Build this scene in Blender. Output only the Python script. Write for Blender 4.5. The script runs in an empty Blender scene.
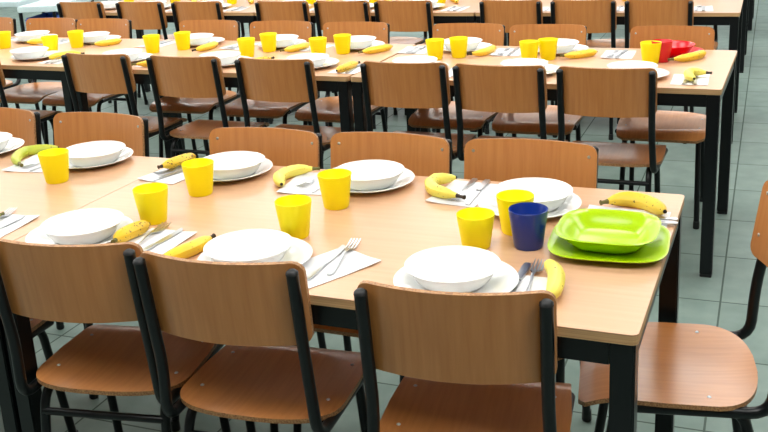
import bpy, bmesh, math, random
from mathutils import Vector, Matrix
random.seed(7)
C = bpy.context.scene.collection
PI = math.pi

# ------------------------------------------------------------------ helpers
def srgb(r, g, b):
    f = lambda c: (c/255/12.92) if c/255 <= .04045 else ((c/255+.055)/1.055)**2.4
    return (f(r), f(g), f(b), 1)

def mat(name, col, rough=.4, metal=0, spec=.5, coat=0, sss=0):
    m = bpy.data.materials.new(name); m.use_nodes = True
    b = m.node_tree.nodes['Principled BSDF']
    b.inputs['Base Color'].default_value = col
    b.inputs['Roughness'].default_value = rough
    b.inputs['Metallic'].default_value = metal
    b.inputs['Specular IOR Level'].default_value = spec
    b.inputs['Coat Weight'].default_value = coat
    b.inputs['Coat Roughness'].default_value = .24
    if sss:
        b.inputs['Subsurface Weight'].default_value = sss
        b.inputs['Subsurface Radius'].default_value = (.02, .012, .004)
        b.inputs['Subsurface Scale'].default_value = .5
    return m

def grain(m, ca, cb, scale=(1, 1, 1), nscale=14, amount=1.0, rough=None):
    nt = m.node_tree; N = nt.nodes; L = nt.links; b = N['Principled BSDF']
    tc = N.new('ShaderNodeTexCoord'); mp = N.new('ShaderNodeMapping'); mp.inputs['Scale'].default_value = scale
    no = N.new('ShaderNodeTexNoise'); no.inputs['Scale'].default_value = nscale; no.inputs['Detail'].default_value = 4
    rp = N.new('ShaderNodeValToRGB'); rp.color_ramp.elements[0].color = ca; rp.color_ramp.elements[1].color = cb
    rp.color_ramp.elements[0].position = .3; rp.color_ramp.elements[1].position = .7
    L.new(tc.outputs['Object'], mp.inputs['Vector']); L.new(mp.outputs[0], no.inputs['Vector'])
    L.new(no.outputs['Fac'], rp.inputs[0]); L.new(rp.outputs[0], b.inputs['Base Color'])
    return m

M = {}
M['laminate'] = grain(mat('beech_laminate', (1, 1, 1, 1), .30, spec=.5), srgb(204, 160, 124), srgb(212, 168, 132), (2, 60, 60), 1.2)
M['edge'] = grain(mat('plywood_edge', (1, 1, 1, 1), .5), srgb(176, 132, 86), srgb(214, 176, 128), (1, 1, 260), 1.0)
M['ply'] = grain(mat('beech_plywood', (1, 1, 1, 1), .30, spec=.4, coat=.5), srgb(188, 121, 65), srgb(201, 135, 76), (70, 5, 5), 1.3)
M['plyedge'] = grain(mat('plywood_layers', (1, 1, 1, 1), .5), srgb(128, 82, 48), srgb(196, 148, 98), (300, 300, 300), .8)
M['steel_black'] = mat('black_painted_steel', srgb(8, 12, 15), .33, spec=.35)
M['rubber'] = mat('black_plastic', srgb(18, 20, 22), .5)
M['china'] = mat('white_china', srgb(234, 236, 235), .14, spec=.5)
M['yellow'] = mat('yellow_plastic', srgb(255, 240, 0), .45, spec=.3)
M['blue'] = mat('blue_plastic', srgb(10, 46, 134), .3)
M['red'] = mat('red_plastic', srgb(222, 22, 34), .25)
M['green'] = mat('green_plastic', srgb(172, 208, 6), .25)
M['metal'] = mat('stainless_steel', srgb(190, 193, 197), .28, metal=1)
M['paper'] = mat('white_paper', srgb(224, 224, 226), .8)
M['wall'] = mat('white_wall', srgb(150, 146, 136), .8)
M['white_metal'] = mat('white_frame_paint', srgb(220, 224, 226), .4)
M['cloth'] = grain(mat('pale_blue_cloth', (1, 1, 1, 1), .8), srgb(196, 216, 220), srgb(212, 228, 230), (1, 1, 1), 8)
M['crate'] = mat('crate_blue', srgb(52, 96, 178), .4)
M['grey'] = mat('grey_board', srgb(120, 132, 130), .6)
M['stemcol'] = mat('banana_stem', srgb(98, 92, 34), .6)
M['stemdark'] = mat('banana_stem_dark', srgb(52, 38, 20), .7)
M['tipcol'] = mat('banana_tip', srgb(40, 30, 20), .8)

def banana_mat(name, base, other, spots):
    m = mat(name, base, .42)
    nt = m.node_tree; N = nt.nodes; L = nt.links; b = N['Principled BSDF']
    tc = N.new('ShaderNodeTexCoord')
    n1 = N.new('ShaderNodeTexNoise'); n1.inputs['Scale'].default_value = 14
    r1 = N.new('ShaderNodeValToRGB'); r1.color_ramp.elements[0].color = base; r1.color_ramp.elements[1].color = other
    r1.color_ramp.elements[0].position = .45; r1.color_ramp.elements[1].position = .7
    n2 = N.new('ShaderNodeTexNoise'); n2.inputs['Scale'].default_value = 130; n2.inputs['Detail'].default_value = 1
    r2 = N.new('ShaderNodeValToRGB'); r2.color_ramp.elements[0].position = spots; r2.color_ramp.elements[1].position = spots+.04
    mx = N.new('ShaderNodeMix'); mx.data_type = 'RGBA'
    L.new(tc.outputs['Object'], n1.inputs['Vector']); L.new(tc.outputs['Object'], n2.inputs['Vector'])
    L.new(n1.outputs['Fac'], r1.inputs[0]); L.new(n2.outputs['Fac'], r2.inputs[0])
    L.new(r2.outputs[0], mx.inputs['Factor']); L.new(r1.outputs[0], mx.inputs['A']); mx.inputs['B'].default_value = srgb(110, 78, 24)
    L.new(mx.outputs['Result'], b.inputs['Base Color'])
    return m
M['ban_ripe'] = banana_mat('ripe_banana_peel', srgb(243, 204, 48), srgb(232, 196, 60), .70)
M['ban_spot'] = banana_mat('spotted_banana_peel', srgb(238, 196, 44), srgb(226, 184, 50), .635)
M['ban_pale'] = banana_mat('pale_banana_peel', srgb(240, 222, 96), srgb(226, 214, 88), .70)
M['ban_green'] = banana_mat('greenish_banana_peel', srgb(196, 200, 62), srgb(170, 186, 58), .75)

def tile_mat(tile, gx, gy):
    m = mat('grey_green_tiles', (1, 1, 1, 1), .5, spec=.2)
    nt = m.node_tree; N = nt.nodes; L = nt.links; b = N['Principled BSDF']
    tc = N.new('ShaderNodeTexCoord'); sp = N.new('ShaderNodeSeparateXYZ'); L.new(tc.outputs['Object'], sp.inputs[0])
    def op(o, a, b_=None):
        n = N.new('ShaderNodeMath'); n.operation = o
        for i, v in enumerate((a, b_)):
            if v is None: continue
            if isinstance(v, (int, float)): n.inputs[i].default_value = v
            else: L.new(v, n.inputs[i])
        return n.outputs[0]
    ds = []; cells = []
    for ax, off in (('X', gx), ('Y', gy)):
        u = op('DIVIDE', op('SUBTRACT', sp.outputs[ax], off), tile)
        fr = op('FRACT', u); cells.append(op('FLOOR', u))
        ds.append(op('SUBTRACT', .5, op('ABSOLUTE', op('SUBTRACT', fr, .5))))
    d = op('MINIMUM', ds[0], ds[1])
    g = op('LESS_THAN', d, .0075)
    cb = N.new('ShaderNodeCombineXYZ'); L.new(cells[0], cb.inputs[0]); L.new(cells[1], cb.inputs[1])
    wn = N.new('ShaderNodeTexWhiteNoise'); wn.noise_dimensions = '2D'; L.new(cb.outputs[0], wn.inputs['Vector'])
    no = N.new('ShaderNodeTexNoise'); no.inputs['Scale'].default_value = 9; no.inputs['Detail'].default_value = 6; L.new(tc.outputs['Object'], no.inputs['Vector'])
    t = op('ADD', op('MULTIPLY', wn.outputs['Value'], .25), op('MULTIPLY', no.outputs['Fac'], .75))
    rp = N.new('ShaderNodeValToRGB'); rp.color_ramp.elements[0].color = srgb(108, 128, 121); rp.color_ramp.elements[1].color = srgb(134, 152, 145)
    rp.color_ramp.elements[0].position = .25; rp.color_ramp.elements[1].position = .75
    L.new(t, rp.inputs[0])
    mx = N.new('ShaderNodeMix'); mx.data_type = 'RGBA'; L.new(g, mx.inputs['Factor']); L.new(rp.outputs[0], mx.inputs['A'])
    mx.inputs['B'].default_value = srgb(78, 92, 86)
    L.new(mx.outputs['Result'], b.inputs['Base Color'])
    r = N.new('ShaderNodeMath'); r.operation = 'MULTIPLY_ADD'; L.new(g, r.inputs[0]); r.inputs[1].default_value = .4; r.inputs[2].default_value = .45
    L.new(r.outputs[0], b.inputs['Roughness'])
    return m

def emit(name, col, s):
    m = bpy.data.materials.new(name); m.use_nodes = True
    b = m.node_tree.nodes['Principled BSDF']
    b.inputs['Emission Color'].default_value = col; b.inputs['Emission Strength'].default_value = s
    return m

def link(name, bm, mats, parent=None, smooth=True, loc=None):
    me = bpy.data.meshes.new(name)
    bmesh.ops.recalc_face_normals(bm, faces=bm.faces)
    bm.to_mesh(me); bm.free()
    if not isinstance(mats, (list, tuple)): mats = [mats]
    for m in mats: me.materials.append(m)
    if smooth:
        me.polygons.foreach_set('use_smooth', [True]*len(me.polygons))
        me.set_sharp_from_angle(angle=math.radians(38))
    o = bpy.data.objects.new(name, me); C.objects.link(o)
    if parent: o.parent = parent
    if loc: o.location = loc
    return o

def box(bm, x0, x1, y0, y1, z0, z1, bev=0, mi=0):
    r = bmesh.ops.create_cube(bm, size=1)
    for v in r['verts']:
        v.co = Vector(((x0+x1)/2+v.co.x*(x1-x0), (y0+y1)/2+v.co.y*(y1-y0), (z0+z1)/2+v.co.z*(z1-z0)))
    fs = {f for v in r['verts'] for f in v.link_faces}
    for f in fs: f.material_index = mi
    if bev:
        es = {e for v in r['verts'] for e in v.link_edges}
        bmesh.ops.bevel(bm, geom=list(es), offset=bev, segments=2, affect='EDGES')
    return bm

def bend(pts, rad=.04, n=5):
    P = [Vector(p) for p in pts]; out = [P[0]]
    for i in range(1, len(P)-1):
        a, b, c = P[i-1], P[i], P[i+1]
        r = min(rad, (a-b).length*.48, (c-b).length*.48)
        p0 = b+(a-b).normalized()*r; p1 = b+(c-b).normalized()*r
        for k in range(n+1):
            t = k/n; out.append(p0*(1-t)**2+b*2*t*(1-t)+p1*t*t)
    out.append(P[-1]); return out

def tube(bm, pts, r, seg=10, radii=None, dome=False, shape=None, roll=0):
    P = [Vector(p) for p in pts]; n = len(P); rings = []
    T = [(P[min(i+1, n-1)]-P[max(i-1, 0)]).normalized() for i in range(n)]
    u = T[0].orthogonal().normalized()
    if abs(T[0].z) < .9: u = (Vector((0, 0, 1))-T[0]*T[0].z).normalized()
    for i in range(n):
        u = (u-T[i]*u.dot(T[i])).normalized(); w = T[i].cross(u)
        rr = radii[i] if radii else r
        ring = []
        for k in range(seg):
            a = 2*PI*k/seg+roll; s = shape(a) if shape else 1
            ring.append(bm.verts.new(P[i]+(u*math.cos(a)+w*math.sin(a))*rr*s))
        rings.append(ring)
    for a, b in zip(rings, rings[1:]):
        for k in range(seg): bm.faces.new((a[k], a[(k+1) % seg], b[(k+1) % seg], b[k]))
    for ring, s, i in ((rings[0], -1, 0), (rings[-1], 1, n-1)):
        rr = radii[i] if radii else r
        if dome:
            c = bm.verts.new(P[i]+T[i]*s*rr*.5)
            for k in range(seg): bm.faces.new((ring[k], ring[(k+1) % seg], c))
        else: bm.faces.new(ring)
    return bm

def lathe(bm, prof, seg=40, sup=None, half=None):
    """profile (r, z) spun round z; sup>2 squares the plan into a rounded square"""
    rings = []
    for r, z in prof:
        if r <= 1e-6: rings.append([bm.verts.new((0, 0, z))]); continue
        ring = []
        for k in range(seg):
            a = 2*PI*(k+.5)/seg; c, s = math.cos(a), math.sin(a)
            q = r if not sup else r/((abs(c)**sup+abs(s)**sup)**(1/sup))
            ring.append(bm.verts.new((q*c, q*s, z)))
        rings.append(ring)
    for a, b in zip(rings, rings[1:]):
        if len(a) == 1 and len(b) == 1: continue
        if len(a) == 1:
            for k in range(seg): bm.faces.new((a[0], b[k], b[(k+1) % seg]))
        elif len(b) == 1:
            for k in range(seg): bm.faces.new((a[k], a[(k+1) % seg], b[0]))
        else:
            for k in range(seg): bm.faces.new((a[k], a[(k+1) % seg], b[(k+1) % seg], b[k]))
    return bm

def slab(bm, rows, th, edge_mi=1, flip=False):
    """rows: grid of points (top side); th: thickness vector function or Vector; closed solid"""
    top = [[bm.verts.new(p) for p in r] for r in rows]
    bot = [[bm.verts.new(Vector(p)+th) for p in r] for r in rows]
    n, m = len(rows), len(rows[0])
    for i in range(n-1):
        for j in range(m-1):
            bm.faces.new((top[i][j], top[i][j+1], top[i+1][j+1], top[i+1][j]))
            bm.faces.new((bot[i][j], bot[i+1][j], bot[i+1][j+1], bot[i][j+1]))
    def e(a, b, c, d):
        f = bm.faces.new((a, b, c, d)); f.material_index = edge_mi
    for j in range(m-1):
        e(top[0][j], bot[0][j], bot[0][j+1], top[0][j+1]); e(top[-1][j], top[-1][j+1], bot[-1][j+1], bot[-1][j])
    for i in range(n-1):
        e(top[i][0], top[i+1][0], bot[i+1][0], bot[i][0]); e(top[i][-1], bot[i][-1], bot[i+1][-1], top[i+1][-1])
    return bm

def tag(o, label, cat, group=None):
    o['label'] = label; o['category'] = cat
    if group: o['group'] = group
    return o

def empty(name, loc=(0, 0, 0), rz=0):
    o = bpy.data.objects.new(name, None); C.objects.link(o); o.location = loc; o.rotation_euler = (0, 0, rz)
    o.empty_display_size = .1
    return o

KIDS = {}
def adopt(root, kids):       # remember the tree, for the copies
    KIDS[root.name] = kids
def copy_tree(root):
    r = root.copy(); C.objects.link(r)
    for ch, subs in KIDS[root.name]:
        c = ch.copy(); C.objects.link(c); c.parent = r
        for g in subs:
            d = g.copy(); C.objects.link(d); d.parent = c
    return r

def struct(name, bm, m, smooth=False):
    o = link(name, bm, m, smooth=smooth); o['kind'] = 'structure'; return o

# ------------------------------------------------------------------ the room
RX0, RX1, RY0, RY1, RH = -13.5, 3.2, -4.5, 13.5, 2.95
TILE, GX, GY = .4508, .0797, 2.3097
bm = box(bmesh.new(), RX0-.2, RX1+.2, RY0-.2, RY1+.2, -.1, 0)
struct('floor', bm, tile_mat(TILE, GX, GY))
struct('ceiling', box(bmesh.new(), RX0-.2, RX1+.2, RY0-.2, RY1+.2, RH, RH+.1), M['wall'])
struct('wall_right', box(bmesh.new(), RX1, RX1+.2, RY0, RY1, 0, RH), M['wall'])
struct('wall_back', box(bmesh.new(), RX0, RX1, RY0-.2, RY0, 0, RH), M['wall'])
def holed(bm, a0, a1, holes, z0, z1, put):
    x = a0
    for h0, h1 in holes:
        put(x, h0, 0, RH); put(h0, h1, 0, z0); put(h0, h1, z1, RH); x = h1
    put(x, a1, 0, RH)
bm = bmesh.new(); fh = [(-13+i*2.75, -13+i*2.75+2.3) for i in range(6)]
holed(bm, RX0, RX1, fh, .9, 2.7, lambda a, b, c, d: box(bm, a, b, RY1, RY1+.2, c, d)); struct('wall_far', bm, M['wall'])
bm = bmesh.new(); lh = [(-3.5+i*2.8, -3.5+i*2.8+2.3) for i in range(6)]
holed(bm, RY0, RY1, lh, .9, 2.7, lambda a, b, c, d: box(bm, RX0-.2, RX0, a, b, c, d)); struct('wall_left', bm, M['wall'])
def glass_mat():
    m = bpy.data.materials.new('window_glass'); m.use_nodes = True; nt = m.node_tree; nt.nodes.clear()
    o = nt.nodes.new('ShaderNodeOutputMaterial'); t = nt.nodes.new('ShaderNodeBsdfTransparent'); g = nt.nodes.new('ShaderNodeBsdfGlossy')
    g.inputs['Roughness'].default_value = .02; x = nt.nodes.new('ShaderNodeMixShader'); x.inputs[0].default_value = .06
    nt.links.new(t.outputs[0], x.inputs[1]); nt.links.new(g.outputs[0], x.inputs[2]); nt.links.new(x.outputs[0], o.inputs[0]); return m
M['glass'] = glass_mat()
wn = 0
for side, holes in (('f', fh), ('l', lh)):
    for a, b in holes:
        wn += 1
        root = empty('window_%d' % wn, ((a+b)/2, RY1+.1, .9) if side == 'f' else (RX0-.1, (a+b)/2, .9), 0 if side == 'f' else PI/2)
        root['kind'] = 'structure'
        w = (b-a)/2
        fr = bmesh.new()
        for x0, x1, z0, z1 in ((-w, w, 0, .06), (-w, w, 1.74, 1.8), (-w, -w+.06, .06, 1.74), (w-.06, w, .06, 1.74), (-.03, .03, .06, 1.74)):
            box(fr, x0, x1, -.03, .03, z0, z1)
        link('window_frame', fr, M['white_metal'], root, smooth=False)
        link('pane', box(bmesh.new(), -w+.06, w-.06, -.004, .004, .06, 1.74), M['glass'], root, smooth=False)
M['lamp'] = emit('lit_diffuser', (1.0, .985, .95, 1), LAMP := 13.0)
k = 0
ords = ['first', 'second', 'third', 'fourth', 'fifth', 'sixth', 'seventh', 'eighth', 'ninth', 'tenth', 'eleventh', 'twelfth']
for j, y in enumerate((-.6, 2.6, 5.8, 9.6)):
    for i, x in enumerate((1.6, -.2, -2.0, -3.8, -5.6, -7.4, -9.2, -11.0)):
        r = empty('ceiling_light', (x, y, RH-.06))
        tag(r, 'square ceiling light, %s from right wall, %s row from back wall' % (ords[i], ords[j]), 'light', 'ceiling lights')
        fr = bmesh.new()
        for a0, a1, b0, b1 in ((-.62, .62, -.62, -.6), (-.62, .62, .6, .62), (-.62, -.6, -.6, .6), (.6, .62, -.6, .6)): box(fr, a0, a1, b0, b1, 0, .06)
        link('frame', fr, M['white_metal'], r, smooth=False)
        link('diffuser', box(bmesh.new(), -.6, .6, -.6, .6, .01, .03), M['lamp'], r, smooth=False)

# ------------------------------------------------------------------ tables
TW, TD, TH, TOPT = 1.5098, .8175, .75, .021
def make_table():
    r = empty('dining_table')
    kids = []
    def rounded(x0, x1, y0, y1, rad, z):
        pts = []
        for cx, cy, a0 in ((x1-rad, y1-rad, 0), (x0+rad, y1-rad, 90), (x0+rad, y0+rad, 180), (x1-rad, y0+rad, 270)):
            for k in range(5):
                a = math.radians(a0+k*22.5); pts.append((cx+rad*math.cos(a), cy+rad*math.sin(a), z))
        return pts
    def prism(x0, x1, y0, y1, rad, z0, z1):
        bm = bmesh.new(); a = [bm.verts.new(p) for p in rounded(x0, x1, y0, y1, rad, z0)]; b = [bm.verts.new(p) for p in rounded(x0, x1, y0, y1, rad, z1)]
        bm.faces.new(a); bm.faces.new(b); n = len(a)
        for k in range(n): bm.faces.new((a[k], a[(k+1) % n], b[(k+1) % n], b[k]))
        return bm
    g = .0012
    top = link('tabletop', prism(-TW+g, -g, 0, TD, .014, TH-.0016, TH), M['laminate'], r, smooth=False)
    eb = link('edge_band', prism(-TW+g+.0006, -g-.0006, .0006, TD-.0006, .0135, TH-TOPT, TH-.0016), M['edge'], top, smooth=False)
    kids.append((top, [eb]))
    L = .046; z1 = TH-TOPT; ins = .006
    for x in (-TW+ins, -ins-L):
        for y in (ins, TD-ins-L):
            lg = link('leg', box(bmesh.new(), x, x+L, y, y+L, .012, z1, .003), M['steel_black'], r)
            ft = link('foot', box(bmesh.new(), x+.001, x+L-.001, y+.001, y+L-.001, 0, .014, .002), M['rubber'], lg)
            kids.append((lg, [ft]))
    for y in (ins+.004, TD-ins-.034):
        a = link('apron', box(bmesh.new(), -TW+ins+L, -ins-L, y, y+.03, z1-.05, z1, .002), M['steel_black'], r); kids.append((a, []))
    for x in (-TW+ins+.004, -ins-.034):
        a = link('apron', box(bmesh.new(), x, x+.03, ins+L, TD-ins-L, z1-.05, z1, .002), M['steel_black'], r); kids.append((a, []))
    adopt(r, kids); return r

table0 = make_table(); first = [True]
T1, T2, T3, T4, T5 = (0, 0, -.0177), (.042, 2.0669, -.0335), (.0435, 4.048, .001), (.044, 6.10, 0), (.06, 8.13, 0)
def local(T, x, y):          # a point of a table row, given from its front right corner
    a = T[2]; return (T[0]+x*math.cos(a)-y*math.sin(a), T[1]+x*math.sin(a)+y*math.cos(a))
spans = [(T1, 0, 'nearest table, with the lime green plate at its free end'),
         (T1, 1, 'table joined to the left end of the nearest table'),
         (T2, 0, 'right-hand table of the middle row, with the red bowl on it'),
         (T2, 1, 'second table from the right in the middle row'),
         (T2, 2, 'leftmost table of the middle row, cut by the picture edge'),
         (T3, 0, 'right-hand table of the third row, behind the red bowl'),
         (T3, 1, 'second table from the right in the third row'),
         (T3, 2, 'leftmost table of the third row'),
         (T4, 0, 'table behind the third row, mostly beyond the top of the view'),
         (T5, 0, 'farthest table, only a black leg in view beside the aisle')]
for T, n, lab in spans:
    o = table0 if first[0] else copy_tree(table0); first[0] = False
    x, y = local(T, -n*TW*(1.006 if T is T2 else 1), 0); o.location = (x, y, 0); o.rotation_euler = (0, 0, T[2])
    tag(o, 'beech-topped ' + lab, 'table', 'beech dining tables')

# ------------------------------------------------------------------ chairs
def make_chair():
    r = empty('school_chair'); kids = []
    # seat
    rows = []; y0, y1 = -.19, .205; NY = 30
    def hw(y):
        d = y-y0; e = y1-y; w = .200-.014*max(0, (y-.02)/.185)
        rr, rf = .115, .03
        if d < rr: w *= max(.02, (1-((rr-d)/rr)**2.5))**(1/2.5)
        if e < rf: w -= rf-math.sqrt(max(0, rf*rf-(rf-e)**2))
        return w
    for i in range(NY+1):
        t = (i/NY); t = t*t*(1.9-.9*t) if t < 1 else 1; y = y0+(y1-y0)*t; w = hw(y); row = []
        for j in range(15):
            s = -1+2*j/14; x = s*w
            z = .437-.010*math.cos(min(1, abs(x)/.19)*PI/2)*max(0, 1-((y+.02)/.17)**2)
            f = max(0, (y-.115)/.09); z -= .030*f*f
            b = max(0, (-.10-y)/.09); z += .004*b*b
            row.append((x, y, z))
        rows.append(row)
    seat = link('seat', slab(bmesh.new(), rows, Vector((0, 0, -.011))), [M['ply'], M['plyedge']], r)
    sb = []
    for x in (-.158, .158):
        for y in (-.075, .09):
            b = bmesh.new(); lathe(b, [(0, .0022), (.003, .0019), (.0048, 0), (.0048, -.004)], 10)
            sb.append(link('rivet', b, M['metal'], seat, loc=(x, y, .4355 if y < .1 else .436)))
    kids.append((seat, sb))
    # backrest
    W = .187; z0, z1 = .640, .832; rows = []
    def yc(x, z): return -.2560+(.041)*(x/W)**2-(z-.83)*.135
    NX = 24; NZ = 8
    cols = []
    for i in range(NX+1):
        t = i/NX; x = -W*math.cos(PI*t); d = W-abs(x); rc = .026
        cut = (rc-math.sqrt(max(0, rc*rc-(rc-d)**2))) if d < rc else 0
        col = []
        for j in range(NZ+1):
            z = z0+cut+(z1-z0-2*cut)*j/NZ; col.append((x, yc(x, z), z))
        cols.append(col)
    back = link('backrest', slab(bmesh.new(), cols, Vector((0, -.010, -.0013))), [M['ply'], M['plyedge']], r)
    rv = []
    for x in (-.164, .164):
        for z in (.800, .695):
            b = bmesh.new(); lathe(b, [(0, .0022), (.003, .0019), (.0048, 0), (.0048, -.004)], 10)
            o = link('rivet', b, M['metal'], back, loc=(x, yc(x, z)+.0006, z)); o.rotation_euler = (-PI/2+.13, 0, 0); rv.append(o)
    kids.append((back, rv))
    for s in (-1, 1):
        X = .172*s
        p = bend([(X, -.2470, .817), (X, -.2240, .655), (X, -.208, .56), (X*1.05, -.202, .416), (X*1.09, .13, .416)], .05)
        up = link('back_post', tube(bmesh.new(), p, .0130, 12), M['steel_black'], r)
        b = bmesh.new(); lathe(b, [(0, .007), (.007, .006), (.0118, .002), (.0136, -.004)], 12); cap = link('end_cap', b, M['rubber'], up, loc=(X, -.2470, .817))
        kids.append((up, [cap]))
        X = .157*s
        p = bend([(X*1.06, -.205, .02), (X, -.150, .411), (X, .120, .411), (X*1.06, .175, .02)], .055, 6)
        fr = link('leg_frame', tube(bmesh.new(), p, .0120, 12), M['steel_black'], r)
        ft = []
        for y in (-.2065, .1765):
            b = bmesh.new(); lathe(b, [(0, 0), (.0125, 0), (.0145, .004), (.0135, .034), (0, .034)], 12)
            ft.append(link('foot', b, M['rubber'], fr, loc=(X*1.06, y, 0)))
        kids.append((fr, ft))
    st = link('stretcher', tube(bmesh.new(), [(-.16, -.161, .358), (.16, -.161, .358)], .0095, 10), M['steel_black'], r); kids.append((st, []))
    st = link('stretcher', tube(bmesh.new(), [(-.157, .09, .411), (.157, .09, .411)], .0095, 10), M['steel_black'], r); kids.append((st, []))
    adopt(r, kids); return r

chair0 = make_chair(); cfirst = [True]
def chair(x, y, rz, lab, group):
    o = chair0 if cfirst[0] else copy_tree(chair0); cfirst[0] = False
    o.location = (x, y, 0); o.rotation_euler = (0, 0, rz); tag(o, lab, 'chair', group); return o
G = 'chairs on the near side of the nearest table'
chair(-.356, .178, .12, 'beech chair seen from behind at the nearest table, the one closest to its free corner', G)
chair(-.855, .200, .07, 'middle of the three beech chairs seen from behind at the nearest table', G)
chair(-1.268, .198, .15, 'beech chair at the nearest table, its back half cut by the left picture edge', G)
chair(-1.82, .200, .03, 'chair at the far left foreground, only a corner of its seat in view', G)
chair(.012, .524, PI/2+.15, 'beech chair at the right end of the nearest table, facing it sideways', None)
G = 'chairs on the far side of the nearest table'
for i, (x, y) in enumerate(((-.415, .718), (-.835, .716), (-1.238, .704), (-1.930, .795), (-2.385, .80))):
    chair(x, y, PI+random.uniform(-.03, .03), 'beech chair facing the viewer across the nearest table, %s from the right' % ords[i], G)
G = 'chairs on the near side of the middle row'
for i, (x, y) in enumerate(((-.372, 2.268), (-.787, 2.278), (-1.197, 2.292), (-1.80, 2.312), (-2.275, 2.328), (-2.765, 2.345), (-3.57, 2.37))):
    chair(x, y, random.uniform(-.03, .03), 'beech chair seen from behind at the middle table row, %s from the right' % ords[i], G)
G = 'chairs on the far side of the middle row'
for i, x in enumerate((-.225, -.805, -1.222, -1.85, -2.30, -2.765, -3.525, -3.93, -4.43)):
    chair(x, 2.785-.05*x, PI+random.uniform(-.03, .03), 'beech chair facing the viewer behind the middle table row, %s from the right' % ords[i], G)
G = 'chairs on the near side of the third row'
for i, x in enumerate((-.382, -.812, -1.232, -1.908, -2.32, -2.745, -3.39, -3.835, -4.34)):
    chair(x, 4.235, random.uniform(-.025, .025), 'beech chair back seen from behind at the third table row, %s from the right' % ords[i], G)
G = 'chairs on the far side of the third row'
for i, x in enumerate((-.30, -.76, -1.21, -1.85, -2.30, -2.72, -3.33, -3.80, -4.22)):
    chair(x, 4.80, PI+random.uniform(-.03, .03), 'mostly hidden beech chair beyond the third table row, %s from the right' % ords[i], G)

# ------------------------------------------------------------------ tableware
def plate_bm():
    return lathe(bmesh.new(), [(0, .0045), (.076, .0045), (.085, .006), (.100, .0125), (.116, .0175), (.1255, .0195), (.1275, .0190), (.1265, .0172), (.116, .0140), (.100, .0088), (.085, .0030), (.076, .0), (.070, .0), (.066, .0020), (0, .0020)], 56)
def bowl_bm():
    return lathe(bmesh.new(), [(0, .0050), (.048, .0050), (.062, .0085), (.074, .0185), (.083, .0300), (.090, .0390), (.0965, .0420), (.0985, .0412), (.0978, .0395), (.091, .0345), (.085, .0250), (.077, .0120), (.067, .0020), (.062, 0), (.056, 0), (.052, .0020), (0, .0020)], 56)
def cup_bm(h=.090, rt=.0435, rb=.0315):
    return lathe(bmesh.new(), [(0, .005), (rb-.004, .005), (rb-.001, .008), (rt-.0022, h-.002), (rt-.001, h), (rt+.0002, h-.001), (rt-.0002, h-.006), (rb+.001, .004), (rb-.002, .0), (0, .0)], 40)
def sq_plate_bm():
    return lathe(bmesh.new(), [(0, .005), (.080, .005), (.088, .006), (.108, .0145), (.124, .0185), (.1285, .0185), (.1275, .0162), (.110, .0105), (.090, .0020), (.084, 0), (0, .0008)], 64, sup=3.8)
def sq_bowl_bm():
    return lathe(bmesh.new(), [(0, .006), (.060, .006), (.069, .009), (.082, .022), (.094, .0345), (.108, .0395), (.1105, .0385), (.1085, .0360), (.097, .0305), (.087, .0180), (.073, .0040), (.064, 0), (0, .001)], 64, sup=3.4)

def blade_solid(bm, sec, th):
    """sec: (s along, half width, z) ; a thin solid strip along +y"""
    rows = [[(-w, s, z+.0006), (-w*.5, s, z), (w*.5, s, z), (w, s, z+.0006)] for s, w, z in sec]
    slab(bm, rows, Vector((0, 0, th)), edge_mi=0); return bm
def fork_bm():
    bm = bmesh.new()
    blade_solid(bm, [(0, .004, .001), (.006, .0078, .001), (.03, .0072, .001), (.07, .0045, .004), (.115, .0030, .008), (.132, .0040, .006), (.142, .0105, .0035), (.152, .0125, .002)], .0018)
    for k in range(4):
        x = -.0105+k*.007; r = []
        for s, w, z in ((.151, .0021, .002), (.17, .0019, .0022), (.19, .0016, .004), (.203, .0007, .006)):
            r.append([(x-w, s, z), (x+w, s, z)])
        slab(bm, r, Vector((0, 0, .0018)), edge_mi=0)
    return bm
def knife_bm():
    bm = bmesh.new()
    blade_solid(bm, [(0, .003, .0005), (.004, .0075, .0005), (.02, .0088, .0005), (.06, .0076, .0005), (.092, .0065, .0005)], .0045)
    r = []
    for s, a, b in ((.091, -.0055, .0055), (.105, -.0065, .0085), (.15, -.0065, .0100), (.185, -.0065, .0095), (.200, -.0065, .004), (.206, -.0062, -.003)):
        r.append([(a, s, .0016), (b, s, .0016)])
    slab(bm, r, Vector((0, 0, .0012)), edge_mi=0); return bm

def napkin_bm(w, d, curl):
    bm = bmesh.new(); rows = []
    for i in range(9):
        row = []
        for j in range(9):
            u, v = -1+i/4, -1+j/4
            z = .0009+curl*.010*max(0, u*.6+v*.5-.55)**1.5+.0005*math.sin(3*u+5*v)**2
            row.append((u*w/2, v*d/2, z))
        rows.append(row)
    slab(bm, rows, Vector((0, 0, .0008)), edge_mi=0); return bm

PROTO = {}
def stamp(kind, build, m, x, y, z, rz, lab, cat, group, s=1.0):
    key = (kind, m.name)
    if key not in PROTO:
        o = link(kind, build(), m); PROTO[key] = o
    else:
        o = PROTO[key].copy(); C.objects.link(o)
    o.location = (x, y, z); o.rotation_euler = (0, 0, rz); o.scale = (s, s, s) if not isinstance(s, tuple) else s
    tag(o, lab, cat, group); return o

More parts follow.
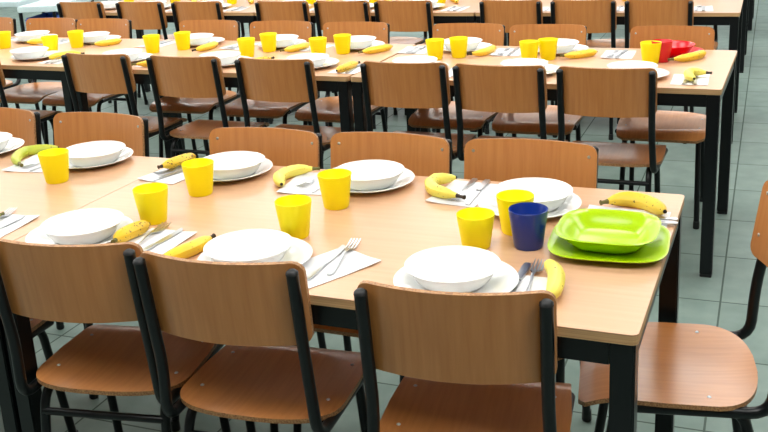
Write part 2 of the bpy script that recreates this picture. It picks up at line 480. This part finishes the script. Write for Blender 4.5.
ZT = TH
def plate(x, y, lab, g): return stamp('dinner_plate', plate_bm, M['china'], x, y, ZT, random.uniform(0, 6), lab, 'plate', g)
def bowl(x, y, lab, g, z=.0048): return stamp('soup_bowl', bowl_bm, M['china'], x, y, ZT+z, random.uniform(0, 6), lab, 'bowl', g)
def cup(x, y, lab, g, m='yellow', s=1.0): return stamp('tumbler', cup_bm, M[m], x, y, ZT, 0, lab, 'cup', g, s)
def stick(kind, a, b, lab, g, z=.0028):
    d = (b[0]-a[0], b[1]-a[1]); L = math.hypot(*d); base = .203 if kind == 'fork' else .206
    cx, cy = (a[0]+b[0])/2, (a[1]+b[1])/2
    u = (d[0]/L, d[1]/L)
    ax, ay = b[0]-u[0]*base, b[1]-u[1]*base   # tips stay where they are
    return stamp(kind, fork_bm if kind == 'fork' else knife_bm, M['metal'], ax, ay, ZT+z, math.atan2(-d[0], d[1]), lab, kind, g)
def napkin(x, y, rz, lab, g, w=.135, d=.195, curl=1):
    return stamp('paper_napkin', lambda: napkin_bm(w, d, curl), M['paper'], x, y, ZT, rz, lab, 'napkin', g)

def catmull(P, n):
    P = [Vector(p) for p in P]; P = [P[0]*2-P[1]]+P+[P[-1]*2-P[-2]]; out = []
    m = len(P)-3
    for i in range(m):
        a, b, c, d = P[i:i+4]
        for k in range(n):
            t = k/n; out.append(.5*((2*b)+(c-a)*t+(2*a-5*b+4*c-d)*t*t+(-a+3*b-3*c+d)*t**3))
    out.append(P[-2]); return out
def banana(pts, m, lab, g, r=.0175, lift=0, stem_end=0, arch=0.0, dark=False, stem_up=0):
    r *= .94
    """pts: the line it lies along on the table, blossom end first, stem end last"""
    if stem_end == 1: pts = pts[::-1]
    o = empty('banana', (pts[len(pts)//2][0], pts[len(pts)//2][1], ZT)); ox, oy = o.location.x, o.location.y
    line = catmull([(p[0]-ox, p[1]-oy, 0) for p in pts], 7)
    # resample by arc length
    L = [0]
    for a, b in zip(line, line[1:]): L.append(L[-1]+(b-a).length)
    def at(s):
        s *= L[-1]
        for i in range(len(L)-1):
            if s <= L[i+1] or i == len(L)-2:
                t = (s-L[i])/max(1e-9, L[i+1]-L[i]); return line[i].lerp(line[i+1], t)
    prof = [(0, .30), (.02, .42), (.06, .66), (.13, .87), (.22, .97), (.35, 1), (.5, 1), (.62, .98), (.72, .90), (.80, .72), (.86, .48), (.90, .36)]
    def pt(s): p = at(s); return Vector((p.x, p.y, r*.93+lift+arch*math.sin(PI*s)+stem_up*max(0, s-.8)))
    shp = lambda a: 1+.045*math.cos(5*a)
    b = tube(bmesh.new(), [pt(s) for s, _ in prof], r, 15, [q*r for _, q in prof], shape=shp, roll=.3)
    peel = link('peel', b, M[m], o)
    st = tube(bmesh.new(), [pt(.895), pt(.94), pt(.975), pt(1)], r, 8, [r*.36, r*.27, r*.27, r*.36])
    link('stem', st, M['stemdark'] if dark else M['stemcol'], o)
    d = (pt(0)-pt(.03)).normalized()
    tp = tube(bmesh.new(), [pt(0)-d*.001, pt(0)+d*.004], r, 8, [r*.29, r*.2])
    link('tip', tp, M['tipcol'], o)
    tag(o, lab, 'banana', g); return o

# --- nearest table: every place setting
GP, GB, GC, GF, GK, GN, GBa = ('plates on the nearest table', 'bowls on the nearest table', 'cups on the nearest table', 'forks on the nearest table',
    'knives on the nearest table', 'napkins on the nearest table', 'bananas on the nearest table')
where = ['near side, first place from the free corner', 'near side, middle place', 'near side, third place from the free corner']
wfar = ['far side, first place beside the green plate', 'far side, middle place of the right-hand table', 'far side, third place by the table joint', 'far side, place left of the table joint', 'far side, cut by the left picture edge']
for i, (px, py, bx, by) in enumerate(((-.379, .127, -.388, .137), (-.846, .137, -.857, .131), (-1.348, .173, -1.336, .171))):
    plate(px, py, 'white plate under a bowl, nearest table, ' + where[i], GP)
    bowl(bx, by, 'white bowl on a plate, nearest table, ' + where[i], GB)
for i, (px, py, bx, by) in enumerate(((-.343, .629, -.337, .642), (-.814, .727, -.807, .715), (-1.256, .734, -1.240, .722), (-1.760, .756, -1.744, .748), (-2.212, .78, -2.215, .775))):
    plate(px, py, 'white plate under a bowl, nearest table, ' + wfar[i], GP)
    bowl(bx, by, 'white bowl on a plate, nearest table, ' + wfar[i], GB)
stamp('dinner_plate', sq_plate_bm, M['green'], -.116, .418, ZT, .06, 'lime green rounded square plate under the green bowl', 'plate', None)
stamp('soup_bowl', sq_bowl_bm, M['green'], -.120, .430, ZT+.0055, .0, 'lime green rounded square bowl on the green plate', 'bowl', None)
cup(-.400, .350, 'yellow tumbler just behind the bowl nearest the free table corner', GC, s=(.98, .98, .88))
cup(-.337, .462, 'yellow tumbler standing directly behind the blue tumbler', GC)
cup(-.287, .378, 'dark blue tumbler beside the lime green bowl', None, 'blue')
cup(-.834, .313, 'yellow tumbler behind the middle near-side bowl of the nearest table', GC)
cup(-.825, .533, 'yellow tumbler in front of the middle far-side bowl of the nearest table', GC)
cup(-1.240, .549, 'yellow tumbler in front of the third far-side bowl from the right, nearest table', GC)
cup(-1.238, .322, 'yellow tumbler behind the third near-side bowl, above the spotted banana', GC)
cup(-1.735, .560, 'yellow tumbler left of the table joint, beside the greenish banana', GC)
cut = [('near side beside the banana at the free corner', (-.232, .07), (-.240, .288), (-.262, .268), (-.262, .062)),
       ('near side between the two right-hand chairs', (-.652, .09), (-.676, .309), (-.69, .06), (-.690, .275)),
       ('near side right of the spotted banana', (-1.168, .09), (-1.185, .300), (-1.138, .08), (-1.128, .285)),
       ('near side at the left picture edge', (-1.629, .12), (-1.671, .305), (-1.607, .08), (-1.604, .272)),
       ('far side beside the sharply curved banana', (-.538, .81), (-.540, .622), (-.500, .82), (-.500, .610)),
       ('far side beside the pale banana', (-.965, .80), (-.985, .640), (-.93, .80), (-.935, .615)),
       ('far side just right of the table joint', (-1.40, .80), (-1.466, .665), (-1.38, .80), (-1.442, .618)),
       ('far side beside the greenish banana', (-1.905, .80), (-1.930, .632), (-1.87, .80), (-1.890, .62))]
for lab, fa, fb, ka, kb in cut:
    stick('fork', fa, fb, 'steel fork on a napkin, nearest table, ' + lab, GF)
    stick('knife', ka, kb, 'steel knife on a napkin, nearest table, ' + lab, GK)
stick('fork', (.0, .616), (-.19, .616), 'steel fork whose handle sticks out behind the green plate', GF)
stick('knife', (.002, .583), (-.19, .583), 'steel knife whose handle sticks out behind the green plate', GK)
nap = [(-.244, .115, -.03, where[0]), (-.680, .155, -.5, where[1]), (-1.150, .175, -.05, where[2]), (-1.625, .18, .05, 'near side, at the left picture edge'),
       (-.535, .705, PI-.10, wfar[0]), (-.975, .70, PI+.1, wfar[1]), (-1.42, .71, PI-.12, wfar[2]), (-1.93, .71, PI+.15, wfar[3])]
for x, y, rz, lab in nap: napkin(x, y, rz, 'white paper napkin under cutlery, nearest table, ' + lab, GN)
napkin(-.105, .605, PI/2, 'white paper napkin mostly hidden behind the green bowl', GN)
banana([(-1.93, .635), (-2.00, .690), (-2.035, .775), (-1.955, .835)], 'ban_green', 'greenish curved banana left of the leftmost yellow tumbler', GBa, .0175, stem_end=1)
banana([(-1.47, .69), (-1.447, .745), (-1.425, .82)], 'ban_spot', 'spotted banana partly behind the tumbler right of the table joint', GBa, .018, stem_end=1, dark=True, lift=.005)
banana([(-1.032, .630), (-1.073, .700), (-1.046, .765), (-.99, .79)], 'ban_pale', 'pale curved banana on the napkin left of the middle tumbler, far side', GBa, .0185)
banana([(-.580, .778), (-.632, .745), (-.605, .668), (-.508, .622)], 'ban_pale', 'sharply curved yellow banana on the far side, its stem towards the tumbler pair', GBa, .0185, lift=.003, dark=True)
banana([(-.218, .250), (-.188, .195), (-.175, .105), (-.19, .06)], 'ban_pale', 'yellow banana lying beside a fork at the free corner of the nearest table', GBa, .0185, lift=.004)
banana([(-.018, .625), (-.066, .682), (-.122, .697), (-.172, .655)], 'ban_ripe', 'large ripe banana behind the lime green bowl', GBa, .0205, lift=.001)
banana([(-1.216, .125), (-1.222, .16), (-1.219, .20), (-1.205, .252)], 'ban_spot', 'spotted banana beside a fork and behind the left foreground chair back', GBa, .0190, lift=.004, stem_end=1)
banana([(-1.040, .06), (-1.030, .10), (-1.012, .16), (-1.008, .232)], 'ban_ripe', 'ripe banana tucked beside the middle near-side plate, stem up', GBa, .0180, dark=True)
banana([(-1.665, .12), (-1.665, .18), (-1.655, .25)], 'ban_green', 'greenish banana end showing at the left picture edge', GBa, .0160)

# --- middle row
def seats(row, xs, yb, far, deco, tabname):
    for i, x in enumerate(xs):
        o = ords[i]+' place from the right'
        s = ('far' if far else 'near')+' side of the '+tabname
        g = s
        y = yb(x)
        red = deco == 'red' and i == 0
        if red:
            stamp('dinner_plate', plate_bm, M['red'], x+.012, y-.004, ZT, 0, 'red round plate under the red bowl', 'plate', None)
            stamp('soup_bowl', bowl_bm, M['red'], x, y, ZT+.005, 0, 'red round bowl on the middle table row', 'bowl', None)
        else:
            dx, dy = random.uniform(-.01, .02), random.uniform(-.006, .012)
            plate(x+dx+.012, y+dy, 'white plate under a bowl, %s, %s' % (o, s), 'plates, '+g)
            bowl(x, y, 'white bowl on a plate, %s, %s' % (o, s), 'bowls, '+g)
        sg = -1 if far else 1
        nx, ny = x+sg*.225, y-(.03 if far else .035)*sg+(-.055 if far else 0)
        j = random.uniform(-.12, .12)
        napkin(nx, ny, j+(PI if far else 0), 'white napkin, %s, %s' % (o, s), 'napkins, '+g)
        for kind, off in (('fork', -.018), ('knife', .022)):
            a = random.uniform(-.1, .1); cx = nx+off
            t0 = (cx, ny-.1*sg); t1 = (cx+a*.2, ny+.105*sg)
            stick(kind, t0, t1, 'steel %s on a napkin, %s, %s' % (kind, o, s), kind+'s, '+g)
yF = lambda x: 2.0669-.0335*x
NEAR2 = (-.306, -.744, -1.229, -1.751, -2.219, -2.786, -3.381)
FAR2 = (-.200, -.707, -1.168, -1.720, -2.157, -2.673, -3.365, -3.80)
seats(T2, NEAR2, lambda x: yF(x)+.185, False, '', 'middle row')
seats(T2, FAR2, lambda x: yF(x)+.685, True, 'red', 'middle row')
cups2 = [(-.267, 2.548, 'n', 0), (-.226, 2.592, 'r', 0), (-.783, 2.538, 'n', 1), (-.713, 2.600, 'f', 1), (-1.223, 2.555, 'n', 2), (-1.127, 2.610, 'f', 2),
         (-1.728, 2.655, 'f', 3), (-1.815, 2.560, 'n', 3), (-2.142, 2.675, 'f', 4), (-2.185, 2.525, 'n', 4), (-2.655, 2.690, 'f', 5), (-2.774, 2.585, 'n', 5),
         (-3.344, 2.700, 'f', 6), (-3.375, 2.525, 'n', 6), (-3.795, 2.640, 'f', 7)]
for x, y, s, i in cups2:
    if s == 'r': cup(x, y, 'red tumbler beside the red bowl', None, 'red')
    elif s == 'n': cup(x, y, 'yellow tumbler behind the %s near-side bowl from the right, middle row' % ords[i], 'cups, middle row')
    else: cup(x, y, 'yellow tumbler in front of the %s far-side bowl from the right, middle row' % ords[i], 'cups, middle row')
GM = 'bananas, middle row'
b2 = [([(-1.008, 2.795), (-1.012, 2.715), (-1.035, 2.64), (-1.085, 2.600)], 'ban_ripe', 'far side, between second and third bowls from the right', {'dark': True}),
      ([(-1.520, 2.775), (-1.560, 2.690), (-1.625, 2.605)], 'ban_ripe', 'far side, just right of the table joint from the fourth bowl', {}),
      ([(-1.975, 2.790), (-1.995, 2.690), (-2.045, 2.610)], 'ban_ripe', 'far side, beside the fifth bowl from the right', {}),
      ([(-2.515, 2.80), (-2.505, 2.69), (-2.530, 2.575)], 'ban_ripe', 'far side, leaning by the sixth bowl from the right', {'dark': True}),
      ([(-3.155, 2.84), (-3.190, 2.76), (-3.255, 2.71)], 'ban_ripe', 'far side, beside the seventh bowl from the right', {}),
      ([(-3.62, 2.84), (-3.665, 2.77), (-3.74, 2.74)], 'ban_ripe', 'far side, beside the eighth bowl from the right', {}),
      ([(-3.215, 2.31), (-3.18, 2.39), (-3.10, 2.45)], 'ban_ripe', 'near side, beside the leftmost bowl', {'dark': True}),
      ([(-2.625, 2.19), (-2.56, 2.22), (-2.49, 2.29), (-2.45, 2.36)], 'ban_spot', 'near side, between fifth and sixth chair backs from the right', {'stem_end': 1}),
      ([(-1.545, 2.165), (-1.535, 2.25), (-1.52, 2.36)], 'ban_spot', 'near side, at the joint of the two right-hand tables', {'dark': True}),
      ([(-2.03, 2.22), (-2.03, 2.30), (-1.99, 2.43)], 'ban_spot', 'near side, behind the fourth chair back with only the stem showing', {'dark': True}),
      ([(-.520, 2.715), (-.570, 2.645), (-.635, 2.605), (-.66, 2.60)], 'ban_ripe', 'far side, between the red bowl and the second bowl', {}),
      ([(-.060, 2.735), (-.085, 2.660), (-.140, 2.590), (-.195, 2.555)], 'ban_ripe', 'in front of the red bowl', {'stem_end': 0}),
      ([(-.063, 2.148), (-.088, 2.21), (-.080, 2.275), (-.005, 2.262)], 'ban_pale', 'curled on the napkin at the free corner', {'dark': True, 'lift': .006})]
for pts, m, lab, kw in b2: banana(pts, m, 'yellow banana, middle row, ' + lab, GM, .0185, **kw)

# --- third row (only the near half is in view)
NEAR3 = (-.40, -.83, -1.255, -1.86, -2.33, -2.79, -3.42, -3.88, -4.28)
seats(T3, NEAR3, lambda x: 4.232, False, '', 'third row')
for i, x in enumerate(NEAR3):
    cup(x+.03, 4.475+random.uniform(-.02, .03), 'yellow tumbler at the %s place from the right, near side of the third row' % ords[i], 'cups, third row')
for i, x in enumerate((-.62, -1.73, -2.20, -2.63, -3.25, -3.72)):
    banana([(x+.03, 4.44), (x, 4.52), (x-.07, 4.58)], 'ban_ripe', 'small far banana at the %s gap from the right, third row' % ords[i], 'bananas, third row', .0175)

# --- far left: a trolley with a pale cloth, a blue crate and a grey board
def trolley(x, y, rz, lab):
    r = empty('serving_trolley', (x, y, 0), rz)
    W, D, H = .17, .42, .665
    link('top', box(bmesh.new(), -W, W, -D, D, H-.05, H, .006), M['cloth'], r)
    link('shelf', box(bmesh.new(), -W, W, -D, D, .26, .285, .004), M['grey'], r)
    for a in (-W+.02, W-.02):
        for b in (-D+.02, D-.02):
            l = link('leg', tube(bmesh.new(), [(a, b, .06), (a, b, H-.05)], .014, 10), M['steel_black'], r)
            w = bmesh.new(); tube(w, [(a-.012, b, .036), (a+.012, b, .036)], .036, 16); link('castor', w, M['rubber'], l)
    tag(r, lab, 'trolley', 'serving trolleys'); return r
trolley(-5.70, 5.40, .25, 'small pale-topped trolley on black legs holding a blue crate, left of the third row')
trolley(-6.28, 5.72, .12, 'pale-topped trolley on black legs, farther left than the one with the crate')
c = box(bmesh.new(), -.125, .125, -.2, .2, 0, .28, .012)
f = [q for q in c.faces if q.normal.z > .9 and q.calc_area() > .02]
bmesh.ops.inset_region(c, faces=f, thickness=.012); bmesh.ops.translate(c, verts=list({v for q in f for v in q.verts}), vec=(0, 0, -.24))
o = link('storage_crate', c, M['crate'], loc=(-5.645, 5.20, .2855)); o.rotation_euler = (0, 0, .25)
tag(o, 'blue plastic crate on the lower shelf of the pale-topped trolley', 'crate')

# ------------------------------------------------------------------ world, camera
w = bpy.data.worlds.new('world'); bpy.context.scene.world = w; w.use_nodes = True
bg = w.node_tree.nodes['Background']; bg.inputs[0].default_value = (.86, .93, 1, 1); bg.inputs[1].default_value = 2.4

cam = bpy.data.cameras.new('camera'); co = bpy.data.objects.new('camera', cam); C.objects.link(co)
f, yaw, pit, rol = 968.9895, -.3842, .2838, -.0528
cy, sy, cp, sp = math.cos(yaw), math.sin(yaw), math.cos(pit), math.sin(pit)
F = Vector((sy*cp, cy*cp, -sp)); Rr = Vector((cy, -sy, 0)); U = Rr.cross(F)
cr, sr = math.cos(rol), math.sin(rol)
X = Rr*cr+U*sr; Y = U*cr-Rr*sr
mw = Matrix((X, Y, -F)).transposed().to_4x4(); mw.translation = Vector((.1809, -1.6134, 1.5547))
co.matrix_world = mw
cam.sensor_width = 36; cam.lens = f*36/768; cam.shift_y = -54.4376/768; cam.clip_start = .02
s = bpy.context.scene; s.camera = co
s.view_settings.view_transform = 'Standard'; s.view_settings.look = 'None'; s.view_settings.gamma = 1; s.view_settings.use_curve_mapping = False
s.view_settings.exposure = -.6
